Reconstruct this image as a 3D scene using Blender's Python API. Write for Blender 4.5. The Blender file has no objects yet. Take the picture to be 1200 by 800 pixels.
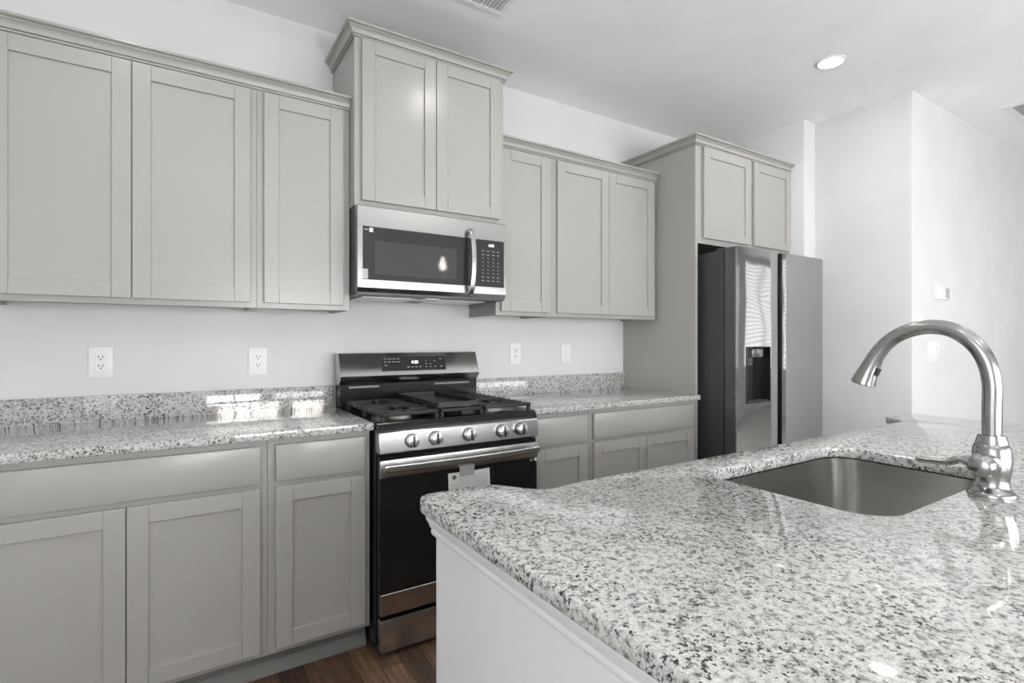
import bpy, bmesh, math, random
from mathutils import Vector, Matrix
random.seed(4)
S = bpy.context.scene
COL = S.collection

# ------------------------------------------------------------------ camera, world, light
cd = bpy.data.cameras.new('camera'); cam = bpy.data.objects.new('camera', cd); COL.objects.link(cam)
cd.sensor_width = 36.0; cd.lens = 612.82 * 36.0 / 1200.0
cd.shift_y = -1.1 / 1200.0
cd.clip_start = 0.02
cam.location = (-0.6443, -2.68, 1.2381)
cam.rotation_euler = (math.radians(90), 0, -0.5659)
S.camera = cam
S.view_settings.view_transform = 'Standard'; S.view_settings.look = 'None'
S.view_settings.gamma = 1.0; S.view_settings.use_curve_mapping = False
S.view_settings.exposure = 0.16
S.cycles.use_denoising = True
S.cycles.max_bounces = 10; S.cycles.diffuse_bounces = 6; S.cycles.glossy_bounces = 5
S.cycles.caustics_reflective = False; S.cycles.caustics_refractive = False
S.cycles.sample_clamp_indirect = 6.0

W = bpy.data.worlds.new('world'); S.world = W; W.use_nodes = True
W.node_tree.nodes['Background'].inputs[0].default_value = (0.85, 0.9, 1.0, 1)
W.node_tree.nodes['Background'].inputs[1].default_value = 1.0

SUN_POWER = 6.0
PANE_GLOW = (16.0, 7.6, 0.25, 1.25)       # front wall pane glow, left to right; all but the last are added fill
LEFT_FILL = 2.2
FAR_FILL = .6
DOWNLIGHT_W = 3.0
DOWNLIGHT_FILL_W = 3.0
BULB = 110.0
sd = bpy.data.lights.new('sun', 'SUN'); sd.energy = SUN_POWER; sd.angle = math.radians(0.25); sd.color = (1.0, 0.97, 0.92)
so = bpy.data.objects.new('sun', sd); COL.objects.link(so)
so.rotation_euler = Vector((0.12, 1.0, -0.2126)).to_track_quat('-Z', 'Y').to_euler()
so.location = (-1, -8, 3)

# ------------------------------------------------------------------ materials
def mat(name, col=(.8, .8, .8), rough=.5, metal=0., spec=.5, emit=None, es=0., aniso=0., coat=0.):
    m = bpy.data.materials.new(name); m.use_nodes = True
    b = m.node_tree.nodes['Principled BSDF']
    b.inputs['Base Color'].default_value = (*col, 1); b.inputs['Roughness'].default_value = rough
    b.inputs['Metallic'].default_value = metal; b.inputs['Specular IOR Level'].default_value = spec
    b.inputs['Coat Weight'].default_value = coat; b.inputs['Coat Roughness'].default_value = .05
    if aniso:
        b.inputs['Anisotropic'].default_value = aniso
        t = m.node_tree.nodes.new('ShaderNodeTangent'); t.direction_type = 'RADIAL'; t.axis = 'Z'
        m.node_tree.links.new(t.outputs[0], b.inputs['Tangent'])
    if emit:
        b.inputs['Emission Color'].default_value = (*emit, 1); b.inputs['Emission Strength'].default_value = es
    return m
def nodes(m): return m.node_tree.nodes, m.node_tree.links, m.node_tree.nodes['Principled BSDF']
def pos(nt): return nt.nodes.new('ShaderNodeNewGeometry').outputs['Position']
def ramp(nt, fac, stops, interp='LINEAR'):
    r = nt.nodes.new('ShaderNodeValToRGB'); r.color_ramp.interpolation = interp
    e = r.color_ramp.elements
    while len(e) < len(stops): e.new(0.5)
    for k, (p, c) in enumerate(stops):
        e[k].position = p; e[k].color = (*c, 1) if len(c) == 3 else c
    nt.links.new(fac, r.inputs[0]); return r.outputs[0]
def noise(nt, vec, scale, detail=2., rough=.5, dist=0.):
    n = nt.nodes.new('ShaderNodeTexNoise'); n.inputs['Scale'].default_value = scale
    n.inputs['Detail'].default_value = detail; n.inputs['Roughness'].default_value = rough
    n.inputs['Distortion'].default_value = dist
    nt.links.new(vec, n.inputs['Vector']); return n.outputs['Fac']
def mixc(nt, fac, a, b, mode='MIX'):
    x = nt.nodes.new('ShaderNodeMix'); x.data_type = 'RGBA'; x.blend_type = mode
    for s, v in ((x.inputs[0], fac), (x.inputs[6], a), (x.inputs[7], b)):
        if isinstance(v, (int, float)): s.default_value = v
        elif isinstance(v, tuple): s.default_value = (*v, 1)
        else: nt.links.new(v, s)
    return x.outputs[2]
def scalev(nt, vec, s, rot=(0, 0, 0)):
    n = nt.nodes.new('ShaderNodeMapping'); n.inputs['Scale'].default_value = s; n.inputs['Rotation'].default_value = rot
    nt.links.new(vec, n.inputs[0]); return n.outputs[0]
def bump(nt, h, b, strength, dist=.002):
    n = nt.nodes.new('ShaderNodeBump'); n.inputs['Strength'].default_value = strength; n.inputs['Distance'].default_value = dist
    nt.links.new(h, n.inputs['Height']); nt.links.new(n.outputs[0], b.inputs['Normal'])

def paint(name, col, rough, spec=.3, var=.03, bs=.08):
    m = mat(name, col, rough, spec=spec); N, L, b = nodes(m); nt = m.node_tree
    p = pos(nt)
    n = noise(nt, p, 3.0, 3)
    c = ramp(nt, n, [(.3, tuple(x * (1 - var) for x in col)), (.7, tuple(min(1, x * (1 + var)) for x in col))])
    L.new(c, b.inputs['Base Color'])
    bump(nt, noise(nt, p, 260., 3), b, bs, .0008)
    return m
M = {}
M['wall'] = paint('wall_paint', (.735, .735, .74), .75, .2)
M['ceiling'] = paint('ceiling_paint', (.93, .93, .93), .9, .1)
M['trimw'] = paint('white_trim', (.74, .74, .755), .45, .3)
M['cab'] = paint('greige_cabinet', (.412, .402, .379), .25, .4, .01, .03)
M['cabin'] = paint('cabinet_underside', (.40, .36, .31), .6)
M['toe'] = paint('toe_kick_shade', (.22, .22, .21), .5)  # darker than the cabinets to paint in the shade near the floor

def granite():
    m = mat('granite', rough=.05, spec=.5); N, L, b = nodes(m); nt = m.node_tree
    p = pos(nt)
    q = scalev(nt, p, (1., 1., 1.), (.3, .2, .5))
    big = noise(nt, q, 14., 3, .6)
    n1 = noise(nt, q, 95., 5, .68, .15)
    n2 = noise(nt, q, 150., 3, .62, .2)
    n3 = noise(nt, q, 330., 2, .5)
    base = ramp(nt, n1, [(.32, (.11, .105, .10)), (.415, (.32, .315, .305)), (.48, (.56, .553, .54)), (.62, (.69, .683, .668))])
    fine = ramp(nt, n3, [(.40, (.80, .79, .78)), (.56, (1.0, 1.0, 1.0))])
    c = mixc(nt, 1.0, base, fine, 'MULTIPLY')
    add = nt.nodes.new('ShaderNodeMath'); add.operation = 'MULTIPLY_ADD'; add.inputs[1].default_value = .32
    L.new(big, add.inputs[0]); L.new(n2, add.inputs[2])
    speck = ramp(nt, add.outputs[0], [(.74, (0, 0, 0)), (.78, (1, 1, 1))])
    c = mixc(nt, speck, c, (.045, .043, .042))
    L.new(c, b.inputs['Base Color'])
    return m
M['granite'] = granite()

def wood():
    m = mat('dark_wood_floor', rough=.42, spec=.35); N, L, b = nodes(m); nt = m.node_tree
    p = pos(nt)
    sep = nt.nodes.new('ShaderNodeSeparateXYZ'); L.new(p, sep.inputs[0])
    cmb = nt.nodes.new('ShaderNodeCombineXYZ'); L.new(sep.outputs[1], cmb.inputs[0]); L.new(sep.outputs[0], cmb.inputs[1])
    br = nt.nodes.new('ShaderNodeTexBrick'); L.new(cmb.outputs[0], br.inputs['Vector'])
    br.inputs['Scale'].default_value = 1.; br.inputs['Brick Width'].default_value = .55; br.inputs['Row Height'].default_value = .083
    br.inputs['Mortar Size'].default_value = .0012; br.inputs['Mortar'].default_value = (.012, .008, .006, 1)
    br.inputs['Color1'].default_value = (.17, .105, .066, 1); br.inputs['Color2'].default_value = (.055, .036, .027, 1)
    br.offset = .37; br.inputs['Bias'].default_value = 0.
    g = noise(nt, scalev(nt, p, (60., 5., 1.)), 1., 5, .65, .8)
    c = mixc(nt, 1., br.outputs['Color'], ramp(nt, g, [(.3, (.5, .48, .46)), (.7, (1.7, 1.6, 1.5))]), 'MULTIPLY')
    L.new(c, b.inputs['Base Color'])
    return m
M['floor'] = wood()
M['carpet'] = paint('pale_bounce_carpet', (.52, .51, .49), .95, .05, .05, .5)

def steel(name, col, rough, aniso=.75):
    m = mat(name, col, rough, 1., aniso=aniso); N, L, b = nodes(m); nt = m.node_tree
    p = pos(nt)
    g = noise(nt, scalev(nt, p, (2., 2., 900.)), 1., 2)
    r = nt.nodes.new('ShaderNodeMapRange'); L.new(g, r.inputs[0]); r.inputs[3].default_value = rough * .93; r.inputs[4].default_value = rough * 1.07
    L.new(r.outputs[0], b.inputs['Roughness'])
    c = ramp(nt, g, [(.3, tuple(x * .985 for x in col)), (.7, tuple(min(1, x * 1.015) for x in col))]); L.new(c, b.inputs['Base Color'])
    return m
M['steel'] = steel('brushed_steel', (.49, .487, .48), .24, .5)
M['rsteel'] = steel('range_steel', (.58, .575, .565), .26, .5)
M['fsteel'] = steel('fridge_steel', (.50, .50, .50), .06, .3)
# slightly wavy sheet metal for the refrigerator doors
def wavy():
    m = M['fsteel']; N, L, b = nodes(m); nt = m.node_tree
    n = noise(nt, scalev(nt, pos(nt), (2.5, 1., 3.2)), 1., 1)
    bump(nt, n, b, .2, .02)
wavy()
M['sinkst'] = steel('sink_steel', (.56, .55, .53), .22, .2)
M['nickel'] = mat('brushed_nickel', (.37, .365, .357), .2, 1.)
M['knob'] = mat('polished_knob_steel', (.88, .88, .88), .3, 1.)
M['dsteel'] = mat('dark_steel', (.10, .10, .10), .35, 1.)
M['blackglass'] = mat('black_glass', (.012, .012, .012), .045, spec=.5)
M['mwglass'] = mat('microwave_glass', (.03, .03, .031), .03, spec=.8)
M['mwwin'] = mat('microwave_window_mesh', (.055, .055, .057), .05, spec=.7)
M['enamel'] = mat('black_enamel', (.012, .012, .012), .16, spec=.22)
M['iron'] = mat('cast_iron', (.022, .021, .020), .5, spec=.35)
M['griddle'] = mat('griddle_coating', (.03, .029, .028), .25, spec=.5)
M['black'] = mat('black_plastic', (.015, .015, .015), .4)
M['charcoal'] = mat('charcoal_body', (.07, .07, .072), .4, .3)
M['alu'] = mat('filter_aluminium', (.62, .61, .58), .4, 1.)
M['plate'] = mat('white_plastic', (.86, .86, .86), .35)
M['slot'] = mat('dark_slot', (.03, .03, .03), .6)
M['lcdgrey'] = mat('thermostat_screen', (.42, .43, .42), .25)
M['paper'] = mat('paper', (.72, .72, .70), .7)
M['tape'] = mat('clear_tape', (.36, .36, .35), .35)
M['ink'] = mat('printed_ink', (.12, .12, .12), .7)
M['mark'] = mat('printed_marks', (.35, .35, .35), .5)
M['inkgrey'] = mat('printed_grey', (.38, .38, .37), .7)
M['clock'] = mat('lit_clock', (.8, .85, 1), .5, emit=(.85, .88, 1), es=2.2)
M['lamp'] = mat('lit_lens', (1, 1, 1), .5, emit=(1, .98, .95), es=9.)
M['bulb'] = mat('lit_bulb', (1, 1, 1), .5, emit=(1, .96, .9), es=BULB)
for k in range(4): M['day%d' % k] = mat('emissive_pane', (1, 1, 1), .5, emit=(.965, .985, 1.0), es=PANE_GLOW[k])
M['dayf'] = mat('far_fill_pane', (1, 1, 1), .5, emit=(.965, .985, 1.0), es=FAR_FILL)
M['dayl'] = mat('left_fill_pane', (1, 1, 1), .5, emit=(.965, .985, 1.0), es=LEFT_FILL)
M['blind'] = mat('blind_slat', (.8, .8, .78), .5)
M['grille'] = mat('grille_shadow', (.62, .62, .62), .8)
M['vent'] = mat('vent_strip', (.12, .12, .118), .35, 1.)
M['fedge'] = mat('door_edge_steel', (.17, .17, .17), .3, 1.)
M['glass'] = mat('clear_glass', (1, 1, 1), .02); nodes(M['glass'])[2].inputs['Transmission Weight'].default_value = 1.

# ------------------------------------------------------------------ mesh helpers
def B(): return bmesh.new()
def box(bm, x0, x1, y0, y1, z0, z1, bev=0., seg=1):
    x0, x1 = sorted((x0, x1)); y0, y1 = sorted((y0, y1)); z0, z1 = sorted((z0, z1))
    r = bmesh.ops.create_cube(bm, size=1.)
    vs = r['verts']
    for v in vs: v.co = Vector(((x0 + x1) / 2 + v.co.x * (x1 - x0), (y0 + y1) / 2 + v.co.y * (y1 - y0), (z0 + z1) / 2 + v.co.z * (z1 - z0)))
    if bev > 0:
        es = list({e for v in vs for e in v.link_edges})
        r = bmesh.ops.bevel(bm, geom=es, offset=bev, segments=seg, profile=.5, affect='EDGES')
    return bm
def prism(bm, pts, lo, hi, axis='z', bev=0., seg=2, bev_caps='both'):
    """extrude a closed 2D outline along an axis. axis z: pts=(x,y); x: pts=(y,z); y: pts=(x,z)"""
    def P(a, b, t): return {'z': (a, b, t), 'x': (t, a, b), 'y': (a, t, b)}[axis]
    lo_v = [bm.verts.new(P(a, b, lo)) for a, b in pts]; hi_v = [bm.verts.new(P(a, b, hi)) for a, b in pts]
    n = len(pts); fs = []
    for i in range(n): fs.append(bm.faces.new((lo_v[i], lo_v[(i + 1) % n], hi_v[(i + 1) % n], hi_v[i])))
    f0 = bm.faces.new(list(reversed(lo_v))); f1 = bm.faces.new(hi_v); fs += [f0, f1]
    bmesh.ops.recalc_face_normals(bm, faces=fs)
    if bev > 0:
        es = []
        if bev_caps in ('both', 'lo'): es += list(f0.edges)
        if bev_caps in ('both', 'hi'): es += list(f1.edges)
        bmesh.ops.bevel(bm, geom=es, offset=bev, segments=seg, profile=.5, affect='EDGES')
    return bm
def lathe(bm, prof, origin, axis=(0, 0, 1), n=32):
    """prof: (radius, height) list"""
    q = Vector((0, 0, 1)).rotation_difference(Vector(axis).normalized()); o = Vector(origin)
    rings = []
    for r, h in prof:
        if r < 1e-6: rings.append([bm.verts.new(o + q @ Vector((0, 0, h)))])
        else: rings.append([bm.verts.new(o + q @ Vector((r * math.cos(2 * math.pi * k / n), r * math.sin(2 * math.pi * k / n), h))) for k in range(n)])
    fs = []
    for a, b in zip(rings, rings[1:]):
        for k in range(n):
            k2 = (k + 1) % n
            if len(a) == 1 and len(b) == 1: continue
            if len(a) == 1: fs.append(bm.faces.new((a[0], b[k2], b[k])))
            elif len(b) == 1: fs.append(bm.faces.new((a[k], a[k2], b[0])))
            else: fs.append(bm.faces.new((a[k], a[k2], b[k2], b[k])))
    if len(rings[0]) > 1: fs.append(bm.faces.new(list(reversed(rings[0]))))
    if len(rings[-1]) > 1: fs.append(bm.faces.new(rings[-1]))
    bmesh.ops.recalc_face_normals(bm, faces=fs)
    return bm
def tube(bm, pts, rad, n=20, flat=1., up=None, sq=1.):
    """tube along points; rad number or list; flat scales the section along 'up'"""
    pts = [Vector(p) for p in pts]; R = rad if isinstance(rad, (list, tuple)) else [rad] * len(pts)
    rings = []; prev = None
    for i, p in enumerate(pts):
        t = (pts[min(i + 1, len(pts) - 1)] - pts[max(i - 1, 0)]).normalized()
        u = Vector(up) if up else (prev if prev else (Vector((1, 0, 0)) if abs(t.x) < .9 else Vector((0, 0, 1))))
        u = (u - t * u.dot(t)).normalized(); w = t.cross(u); prev = u
        pw = lambda v: math.copysign(abs(v) ** sq, v)
        rings.append([bm.verts.new(p + R[i] * (u * flat * pw(math.cos(a)) + w * pw(math.sin(a)))) for a in [2 * math.pi * k / n for k in range(n)]])
    fs = []
    for a, b in zip(rings, rings[1:]):
        for k in range(n): fs.append(bm.faces.new((a[k], a[(k + 1) % n], b[(k + 1) % n], b[k])))
    fs.append(bm.faces.new(list(reversed(rings[0])))); fs.append(bm.faces.new(rings[-1]))
    bmesh.ops.recalc_face_normals(bm, faces=fs)
    return bm
def spline(pts, k=8):
    out = []; P = [Vector(p) for p in pts]
    for i in range(len(P) - 1):
        a, b, c, d = P[max(i - 1, 0)], P[i], P[i + 1], P[min(i + 2, len(P) - 1)]
        for j in range(k):
            t = j / k
            out.append(.5 * ((2 * b) + (c - a) * t + (2 * a - 5 * b + 4 * c - d) * t * t + (3 * b - a - 3 * c + d) * t ** 3))
    return out + [P[-1]]
def sweep(bm, path, prof):
    """closed profile (out, z) swept along an open xy path with mitred corners; 'out' points to the right of travel"""
    P = [Vector(p) for p in path]; ns = []
    for a, b in zip(P, P[1:]):
        d = (b - a).normalized(); ns.append(Vector((d.y, -d.x)))
    rings = []
    for i, p in enumerate(P):
        if i == 0: m = ns[0]
        elif i == len(P) - 1: m = ns[-1]
        else:
            m = (ns[i - 1] + ns[i]).normalized(); m = m / m.dot(ns[i])
        rings.append([bm.verts.new((p.x + m.x * o, p.y + m.y * o, z)) for o, z in prof])
    n = len(prof); fs = []
    for a, b in zip(rings, rings[1:]):
        for k in range(n): fs.append(bm.faces.new((a[k], a[(k + 1) % n], b[(k + 1) % n], b[k])))
    fs.append(bm.faces.new(list(reversed(rings[0])))); fs.append(bm.faces.new(rings[-1]))
    bmesh.ops.recalc_face_normals(bm, faces=fs)
    return bm
def rrect(x0, x1, y0, y1, r, k=6):
    out = []
    for cx, cy, a0 in ((x1 - r, y1 - r, 0), (x0 + r, y1 - r, 90), (x0 + r, y0 + r, 180), (x1 - r, y0 + r, 270)):
        for j in range(k + 1):
            a = math.radians(a0 + 90 * j / k); out.append((cx + r * math.cos(a), cy + r * math.sin(a)))
    return out
WL = {}
def link(name, bm, m, parent=None, ang=35):
    for f in bm.faces: f.smooth = True
    ca = math.radians(ang)
    for e in bm.edges:
        e.smooth = len(e.link_faces) == 2 and e.calc_face_angle(0) < ca
    cs = [v.co for v in bm.verts]
    lo = Vector((min(c[i] for c in cs) for i in range(3))); hi = Vector((max(c[i] for c in cs) for i in range(3)))
    o3 = Vector(((lo.x + hi.x) / 2, (lo.y + hi.y) / 2, lo.z))
    bmesh.ops.translate(bm, verts=bm.verts, vec=-o3)
    me = bpy.data.meshes.new(name); bm.to_mesh(me); bm.free(); me.materials.append(M[m] if isinstance(m, str) else m)
    o = bpy.data.objects.new(name, me); COL.objects.link(o)
    if parent: o.parent = parent; o.location = o3 - WL[parent.name]
    else: o.location = o3
    WL[o.name] = o3
    return o
def thing(name, label, cat, loc, group=None):
    o = bpy.data.objects.new(name, None); COL.objects.link(o); o.location = loc; o.empty_display_size = .1
    o['label'] = label; o['category'] = cat
    if group: o['group'] = group
    WL[o.name] = Vector(loc); return o
def tag(o, label, cat, group=None):
    o['label'] = label; o['category'] = cat
    if group: o['group'] = group
    return o
def struct(name, bm, m, parent=None):
    o = link(name, bm, m, parent)
    o['kind'] = 'structure'; return o
def text_bm(txt, size, x, y, z, rx=90, depth=.0004):
    """lettering facing -Y, centred on (x, z)"""
    cu = bpy.data.curves.new('lettering', 'FONT'); cu.body = txt; cu.size = size; cu.extrude = depth; cu.align_x = 'CENTER'; cu.align_y = 'CENTER'
    ob = bpy.data.objects.new('lettering', cu); COL.objects.link(ob)
    dg = bpy.context.evaluated_depsgraph_get(); dg.update()
    me = bpy.data.meshes.new_from_object(ob.evaluated_get(dg)); bm = B(); bm.from_mesh(me)
    bpy.data.objects.remove(ob); bpy.data.curves.remove(cu); bpy.data.meshes.remove(me)
    bmesh.ops.rotate(bm, verts=bm.verts, cent=(0, 0, 0), matrix=Matrix.Rotation(math.radians(rx), 3, 'X'))
    bmesh.ops.translate(bm, verts=bm.verts, vec=(x, y, z)); return bm

# ------------------------------------------------------------------ room shell
ZC = 2.768
XL, YR, XR = -1.75, -4.6, 10.0
bm = B(); box(bm, XL - .1, XR + .1, YR - .1, .1, -.1, 0); struct('floor', bm, 'floor')
bm = B(); box(bm, 3.3, XR, YR, -1.295, .0, .012); box(bm, XL, 3.2995, YR, -3.1, 0, .012); struct('floor_bounce_carpet', bm, 'carpet')  # unseen pale carpet, added to bounce light upward and grey the fridge reflection
bm = B(); box(bm, XL - .1, XR + .1, YR - .1, .1, ZC, ZC + .1); struct('ceiling', bm, 'ceiling')
bm = B(); box(bm, XL - .1, 3.0, 0, .1, 0, ZC); struct('wall_back', bm, 'wall')
bm = B()
prism(bm, [(3.0, .1), (3.0, -.702), (3.003, -.708), (3.006, -.711), (3.14, -.711), (3.14, -1.284), (3.143, -1.29), (3.149, -1.293), (XR, -1.293), (XR, .1)], 0, ZC)
struct('wall_right', bm, 'wall')
def wall_holes(name, a0, a1, holes, fixed, axis):
    """wall slab with rectangular openings; axis x: runs along X at y=fixed; axis y: runs along Y at x=fixed"""
    bm = B(); xs = sorted({a0, a1, *[h[0] for h in holes], *[h[1] for h in holes]})
    for u0, u1 in zip(xs, xs[1:]):
        hs = [h for h in holes if h[0] <= u0 + 1e-6 and h[1] >= u1 - 1e-6]
        zs = [0.]; 
        for h in sorted(hs, key=lambda h: h[2]): zs += [h[2], h[3]]
        zs.append(ZC)
        for z0, z1 in zip(zs[::2], zs[1::2]):
            if axis == 'x': box(bm, u0, u1, fixed - .1, fixed, z0, z1)
            else: box(bm, fixed - .1, fixed, u0, u1, z0, z1)
    return struct(name, bm, 'wall')
DOOR = (-1.22, -.30, 0., 2.06)
WIN = [(-.2, 1.10, .74, 1.79), (1.35, 3.45, .74, 1.79), (4.3, 6.2, .75, 2.45), (7.35, 9.45, .74, 2.66)]  # first three windows are unseen, added to light the kitchen
wall_holes('wall_front', XL - .1, XR, [DOOR] + WIN, YR, 'x')
FW = (-4.0, -1.8, .6, 2.4)  # unseen far window, added as fill light
wall_holes('wall_far_right', YR - .1, .1, [FW], XR + .1, 'y')
LW = (-4.25, -2.35, .75, 2.35)  # unseen left window, added to light the left-facing sides
wall_holes('wall_left', YR, .1, [LW], XL, 'y')
for k, (x0, x1, z0, z1) in enumerate(WIN):
    w = bpy.data.objects.new('window_%d' % (k + 1), None); COL.objects.link(w); w.location = ((x0 + x1) / 2, YR, z0); WL[w.name] = Vector(w.location); w['kind'] = 'structure'
    bm = B()
    for b in ((x0, x1, z0, z0 + .05), (x0, x1, z1 - .05, z1), (x0, x0 + .05, z0, z1), (x1 - .05, x1, z0, z1), ((x0 + x1) / 2 - .03, (x0 + x1) / 2 + .03, z0, z1)):
        box(bm, b[0], b[1], YR - .07, YR - .02, b[2], b[3], .003)
    link('window_frame', bm, 'trimw', w)
    bm = B(); box(bm, x0, x1, YR - .08, YR - .075, z0, z1); link('window_pane', bm, 'day%d' % k, w)
    if k == 3:
        bm = B(); z = z0 + .03
        while z < z1 - .03:
            vs = [bm.verts.new(c) for c in ((x0 + .01, YR - .02, z), (x1 - .01, YR - .02, z), (x1 - .01, YR + .02, z + .03), (x0 + .01, YR + .02, z + .03))]
            bm.faces.new(vs); z += .07
        link('blind', bm, 'blind', w)
w = bpy.data.objects.new('window_5', None); COL.objects.link(w); w.location = (XL, (LW[0] + LW[1]) / 2, LW[2]); WL[w.name] = Vector(w.location); w['kind'] = 'structure'
bm = B()
for b in ((LW[0], LW[1], LW[2], LW[2] + .05), (LW[0], LW[1], LW[3] - .05, LW[3]), (LW[0], LW[0] + .05, LW[2], LW[3]), (LW[1] - .05, LW[1], LW[2], LW[3]), ((LW[0] + LW[1]) / 2 - .03, (LW[0] + LW[1]) / 2 + .03, LW[2], LW[3])):
    box(bm, XL - .07, XL - .02, b[0], b[1], b[2], b[3], .003)
link('window_frame', bm, 'trimw', w)
bm = B(); box(bm, XL - .08, XL - .075, LW[0], LW[1], LW[2], LW[3]); link('window_pane', bm, 'dayl', w)
w = bpy.data.objects.new('window_6', None); COL.objects.link(w); w.location = (XR, (FW[0] + FW[1]) / 2, FW[2]); WL[w.name] = Vector(w.location); w['kind'] = 'structure'
bm = B()
for b in ((FW[0], FW[1], FW[2], FW[2] + .05), (FW[0], FW[1], FW[3] - .05, FW[3]), (FW[0], FW[0] + .05, FW[2], FW[3]), (FW[1] - .05, FW[1], FW[2], FW[3]), ((FW[0] + FW[1]) / 2 - .03, (FW[0] + FW[1]) / 2 + .03, FW[2], FW[3])):
    box(bm, XR + .02, XR + .07, b[0], b[1], b[2], b[3], .003)
link('window_frame', bm, 'trimw', w)
bm = B(); box(bm, XR + .075, XR + .08, FW[0], FW[1], FW[2], FW[3]); link('window_pane', bm, 'dayf', w)
# unseen entry door, added; its lites are sized to shape the sun patches
d = bpy.data.objects.new('sun_patch_door', None); COL.objects.link(d); d.location = (-.76, YR, 0); WL[d.name] = Vector(d.location); d['kind'] = 'structure'
LZ0, LZ1 = 1.765, 1.936
LX = [(-1.055, -.808), (-.745, -.605)]
bm = B()
box(bm, DOOR[0], DOOR[1], YR - .07, YR - .03, 0, LZ0); box(bm, DOOR[0], DOOR[1], YR - .07, YR - .03, LZ1, DOOR[3])
for a, b in ((DOOR[0], LX[0][0]), (LX[0][1], LX[1][0]), (LX[1][1], DOOR[1])): box(bm, a, b, YR - .07, YR - .03, LZ0, LZ1)
link('door_panel', bm, 'trimw', d)
bm = B(); lathe(bm, [(.012, 0), (.012, .03), (.027, .045), (.027, .065), (.015, .075), (0, .077)], (-.38, YR - .03, .95), (0, 1, 0)); link('door_knob', bm, 'nickel', d)

# ------------------------------------------------------------------ cabinets
ST = .057
def shaker(bm, x0, x1, z0, z1, yb, t=.019, st=ST, rec=.0095):
    """door or drawer front facing -Y, back plane at yb"""
    yf = yb - t; e = .0012
    box(bm, x0, x0 + st, yf, yb, z0, z1, e); box(bm, x1 - st, x1, yf, yb, z0, z1, e)
    box(bm, x0 + st + .0004, x1 - st - .0004, yf, yb, z1 - st, z1, e); box(bm, x0 + st + .0004, x1 - st - .0004, yf, yb, z0, z0 + st, e)
    box(bm, x0 + st - .004, x1 - st + .004, yf + rec, yb - .002, z0 + st - .004, z1 - st + .004)
    return bm
def slab(bm, x0, x1, z0, z1, yb, t=.019):
    box(bm, x0, x1, yb - t, yb, z0, z1, .003, 2); return bm
def cabinet(name, label, cat, x0, x1, z0, z1, yf, doors, drawers=(), mids=(), base=False, group=None, zb=None):
    """wall or base cabinet with its back at y=0 and its face frame front at yf"""
    r = thing(name, label, cat, ((x0 + x1) / 2, yf / 2, 0 if base else z0), group)
    y1 = yf + .019
    bm = B(); bot = .10 if base else z0 + .013
    if base:
        box(bm, x0 + .0005, x1 - .0005, y1, -.002, .10, z1)
        box(bm, x0 + .0005, x1 - .0005, -.54, -.02, 0, .10)
    else:
        box(bm, x0 + .015, x1 - .015, y1, -.002, bot, z1)
        box(bm, x0 + .0005, x0 + .015, y1, -.002, z0, z1); box(bm, x1 - .015, x1 - .0005, y1, -.002, z0, z1)
    link('cabinet_box', bm, 'cab', r)
    bm = B(); zf = .10 if base else z0; e = .001
    fr = .040
    box(bm, x0, x0 + fr, yf, y1, zf, z1, e); box(bm, x1 - fr, x1, yf, y1, zf, z1, e)
    box(bm, x0 + fr, x1 - fr, yf, y1, z1 - fr, z1, e); box(bm, x0 + fr, x1 - fr, yf, y1, zf, zf + fr, e)
    for (zm0, zm1) in mids: box(bm, x0 + fr, x1 - fr, yf, y1, zm0, zm1, e)
    if len(doors) == 2:
        c = (doors[0][1] + doors[1][0]) / 2
        box(bm, c - .03, c + .03, yf + .0002, y1, zf + fr, z1 - fr, e)
    link('face_frame', bm, 'cab', r)
    for d_ in doors:
        bm = B(); shaker(bm, *d_, yf - .0005); link('door', bm, 'cab', r)
    for d_ in drawers:
        bm = B(); slab(bm, *d_, yf - .0005); link('drawer_front', bm, 'cab', r)
    return r
UB, UT = 1.372, 2.286
DB, DT = 1.394, 2.259
cabinet('wall_cabinet', 'greige two-door wall cabinet at the far left of the upper row', 'cabinet', -1.21, -.378, UB, UT, -.305,
        [(-1.183, -.7945, DB, DT), (-.7915, -.403, DB, DT)])
cabinet('wall_cabinet', 'narrow greige one-door wall cabinet just left of the microwave', 'cabinet', -.377, -.001, UB, UT, -.305,
        [(-.352, -.031, DB, DT)])
cabinet('wall_cabinet', 'tall-set greige two-door cabinet directly above the microwave', 'cabinet', 0., .762, 1.832, 2.591, -.381,
        [(.029, .3795, 1.855, 2.562), (.3825, .733, 1.855, 2.562)])
cabinet('wall_cabinet', 'narrow greige one-door wall cabinet just right of the microwave', 'cabinet', .763, 1.132, UB, UT, -.305,
        [(.788, 1.104, DB, DT)])
cabinet('wall_cabinet', 'greige two-door wall cabinet beside the refrigerator side panel', 'cabinet', 1.133, 1.968, UB, UT, -.305,
        [(1.159, 1.5485, DB, DT), (1.5515, 1.940, DB, DT)])
cabinet('refrigerator_cabinet', 'greige two-door cabinet mounted over the refrigerator', 'cabinet', 2.003, 2.998, 1.829, 2.445, -.61,
        [(2.040, 2.512, 1.862, 2.415), (2.550, 2.980, 1.862, 2.415)])
bm = B(); box(bm, 1.981, 2.0025, -.61, -.001, 0, 2.445, .0008)
tag(link('refrigerator_side_panel', bm, 'cab'), 'tall greige end panel standing left of the refrigerator', 'panel')
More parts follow.
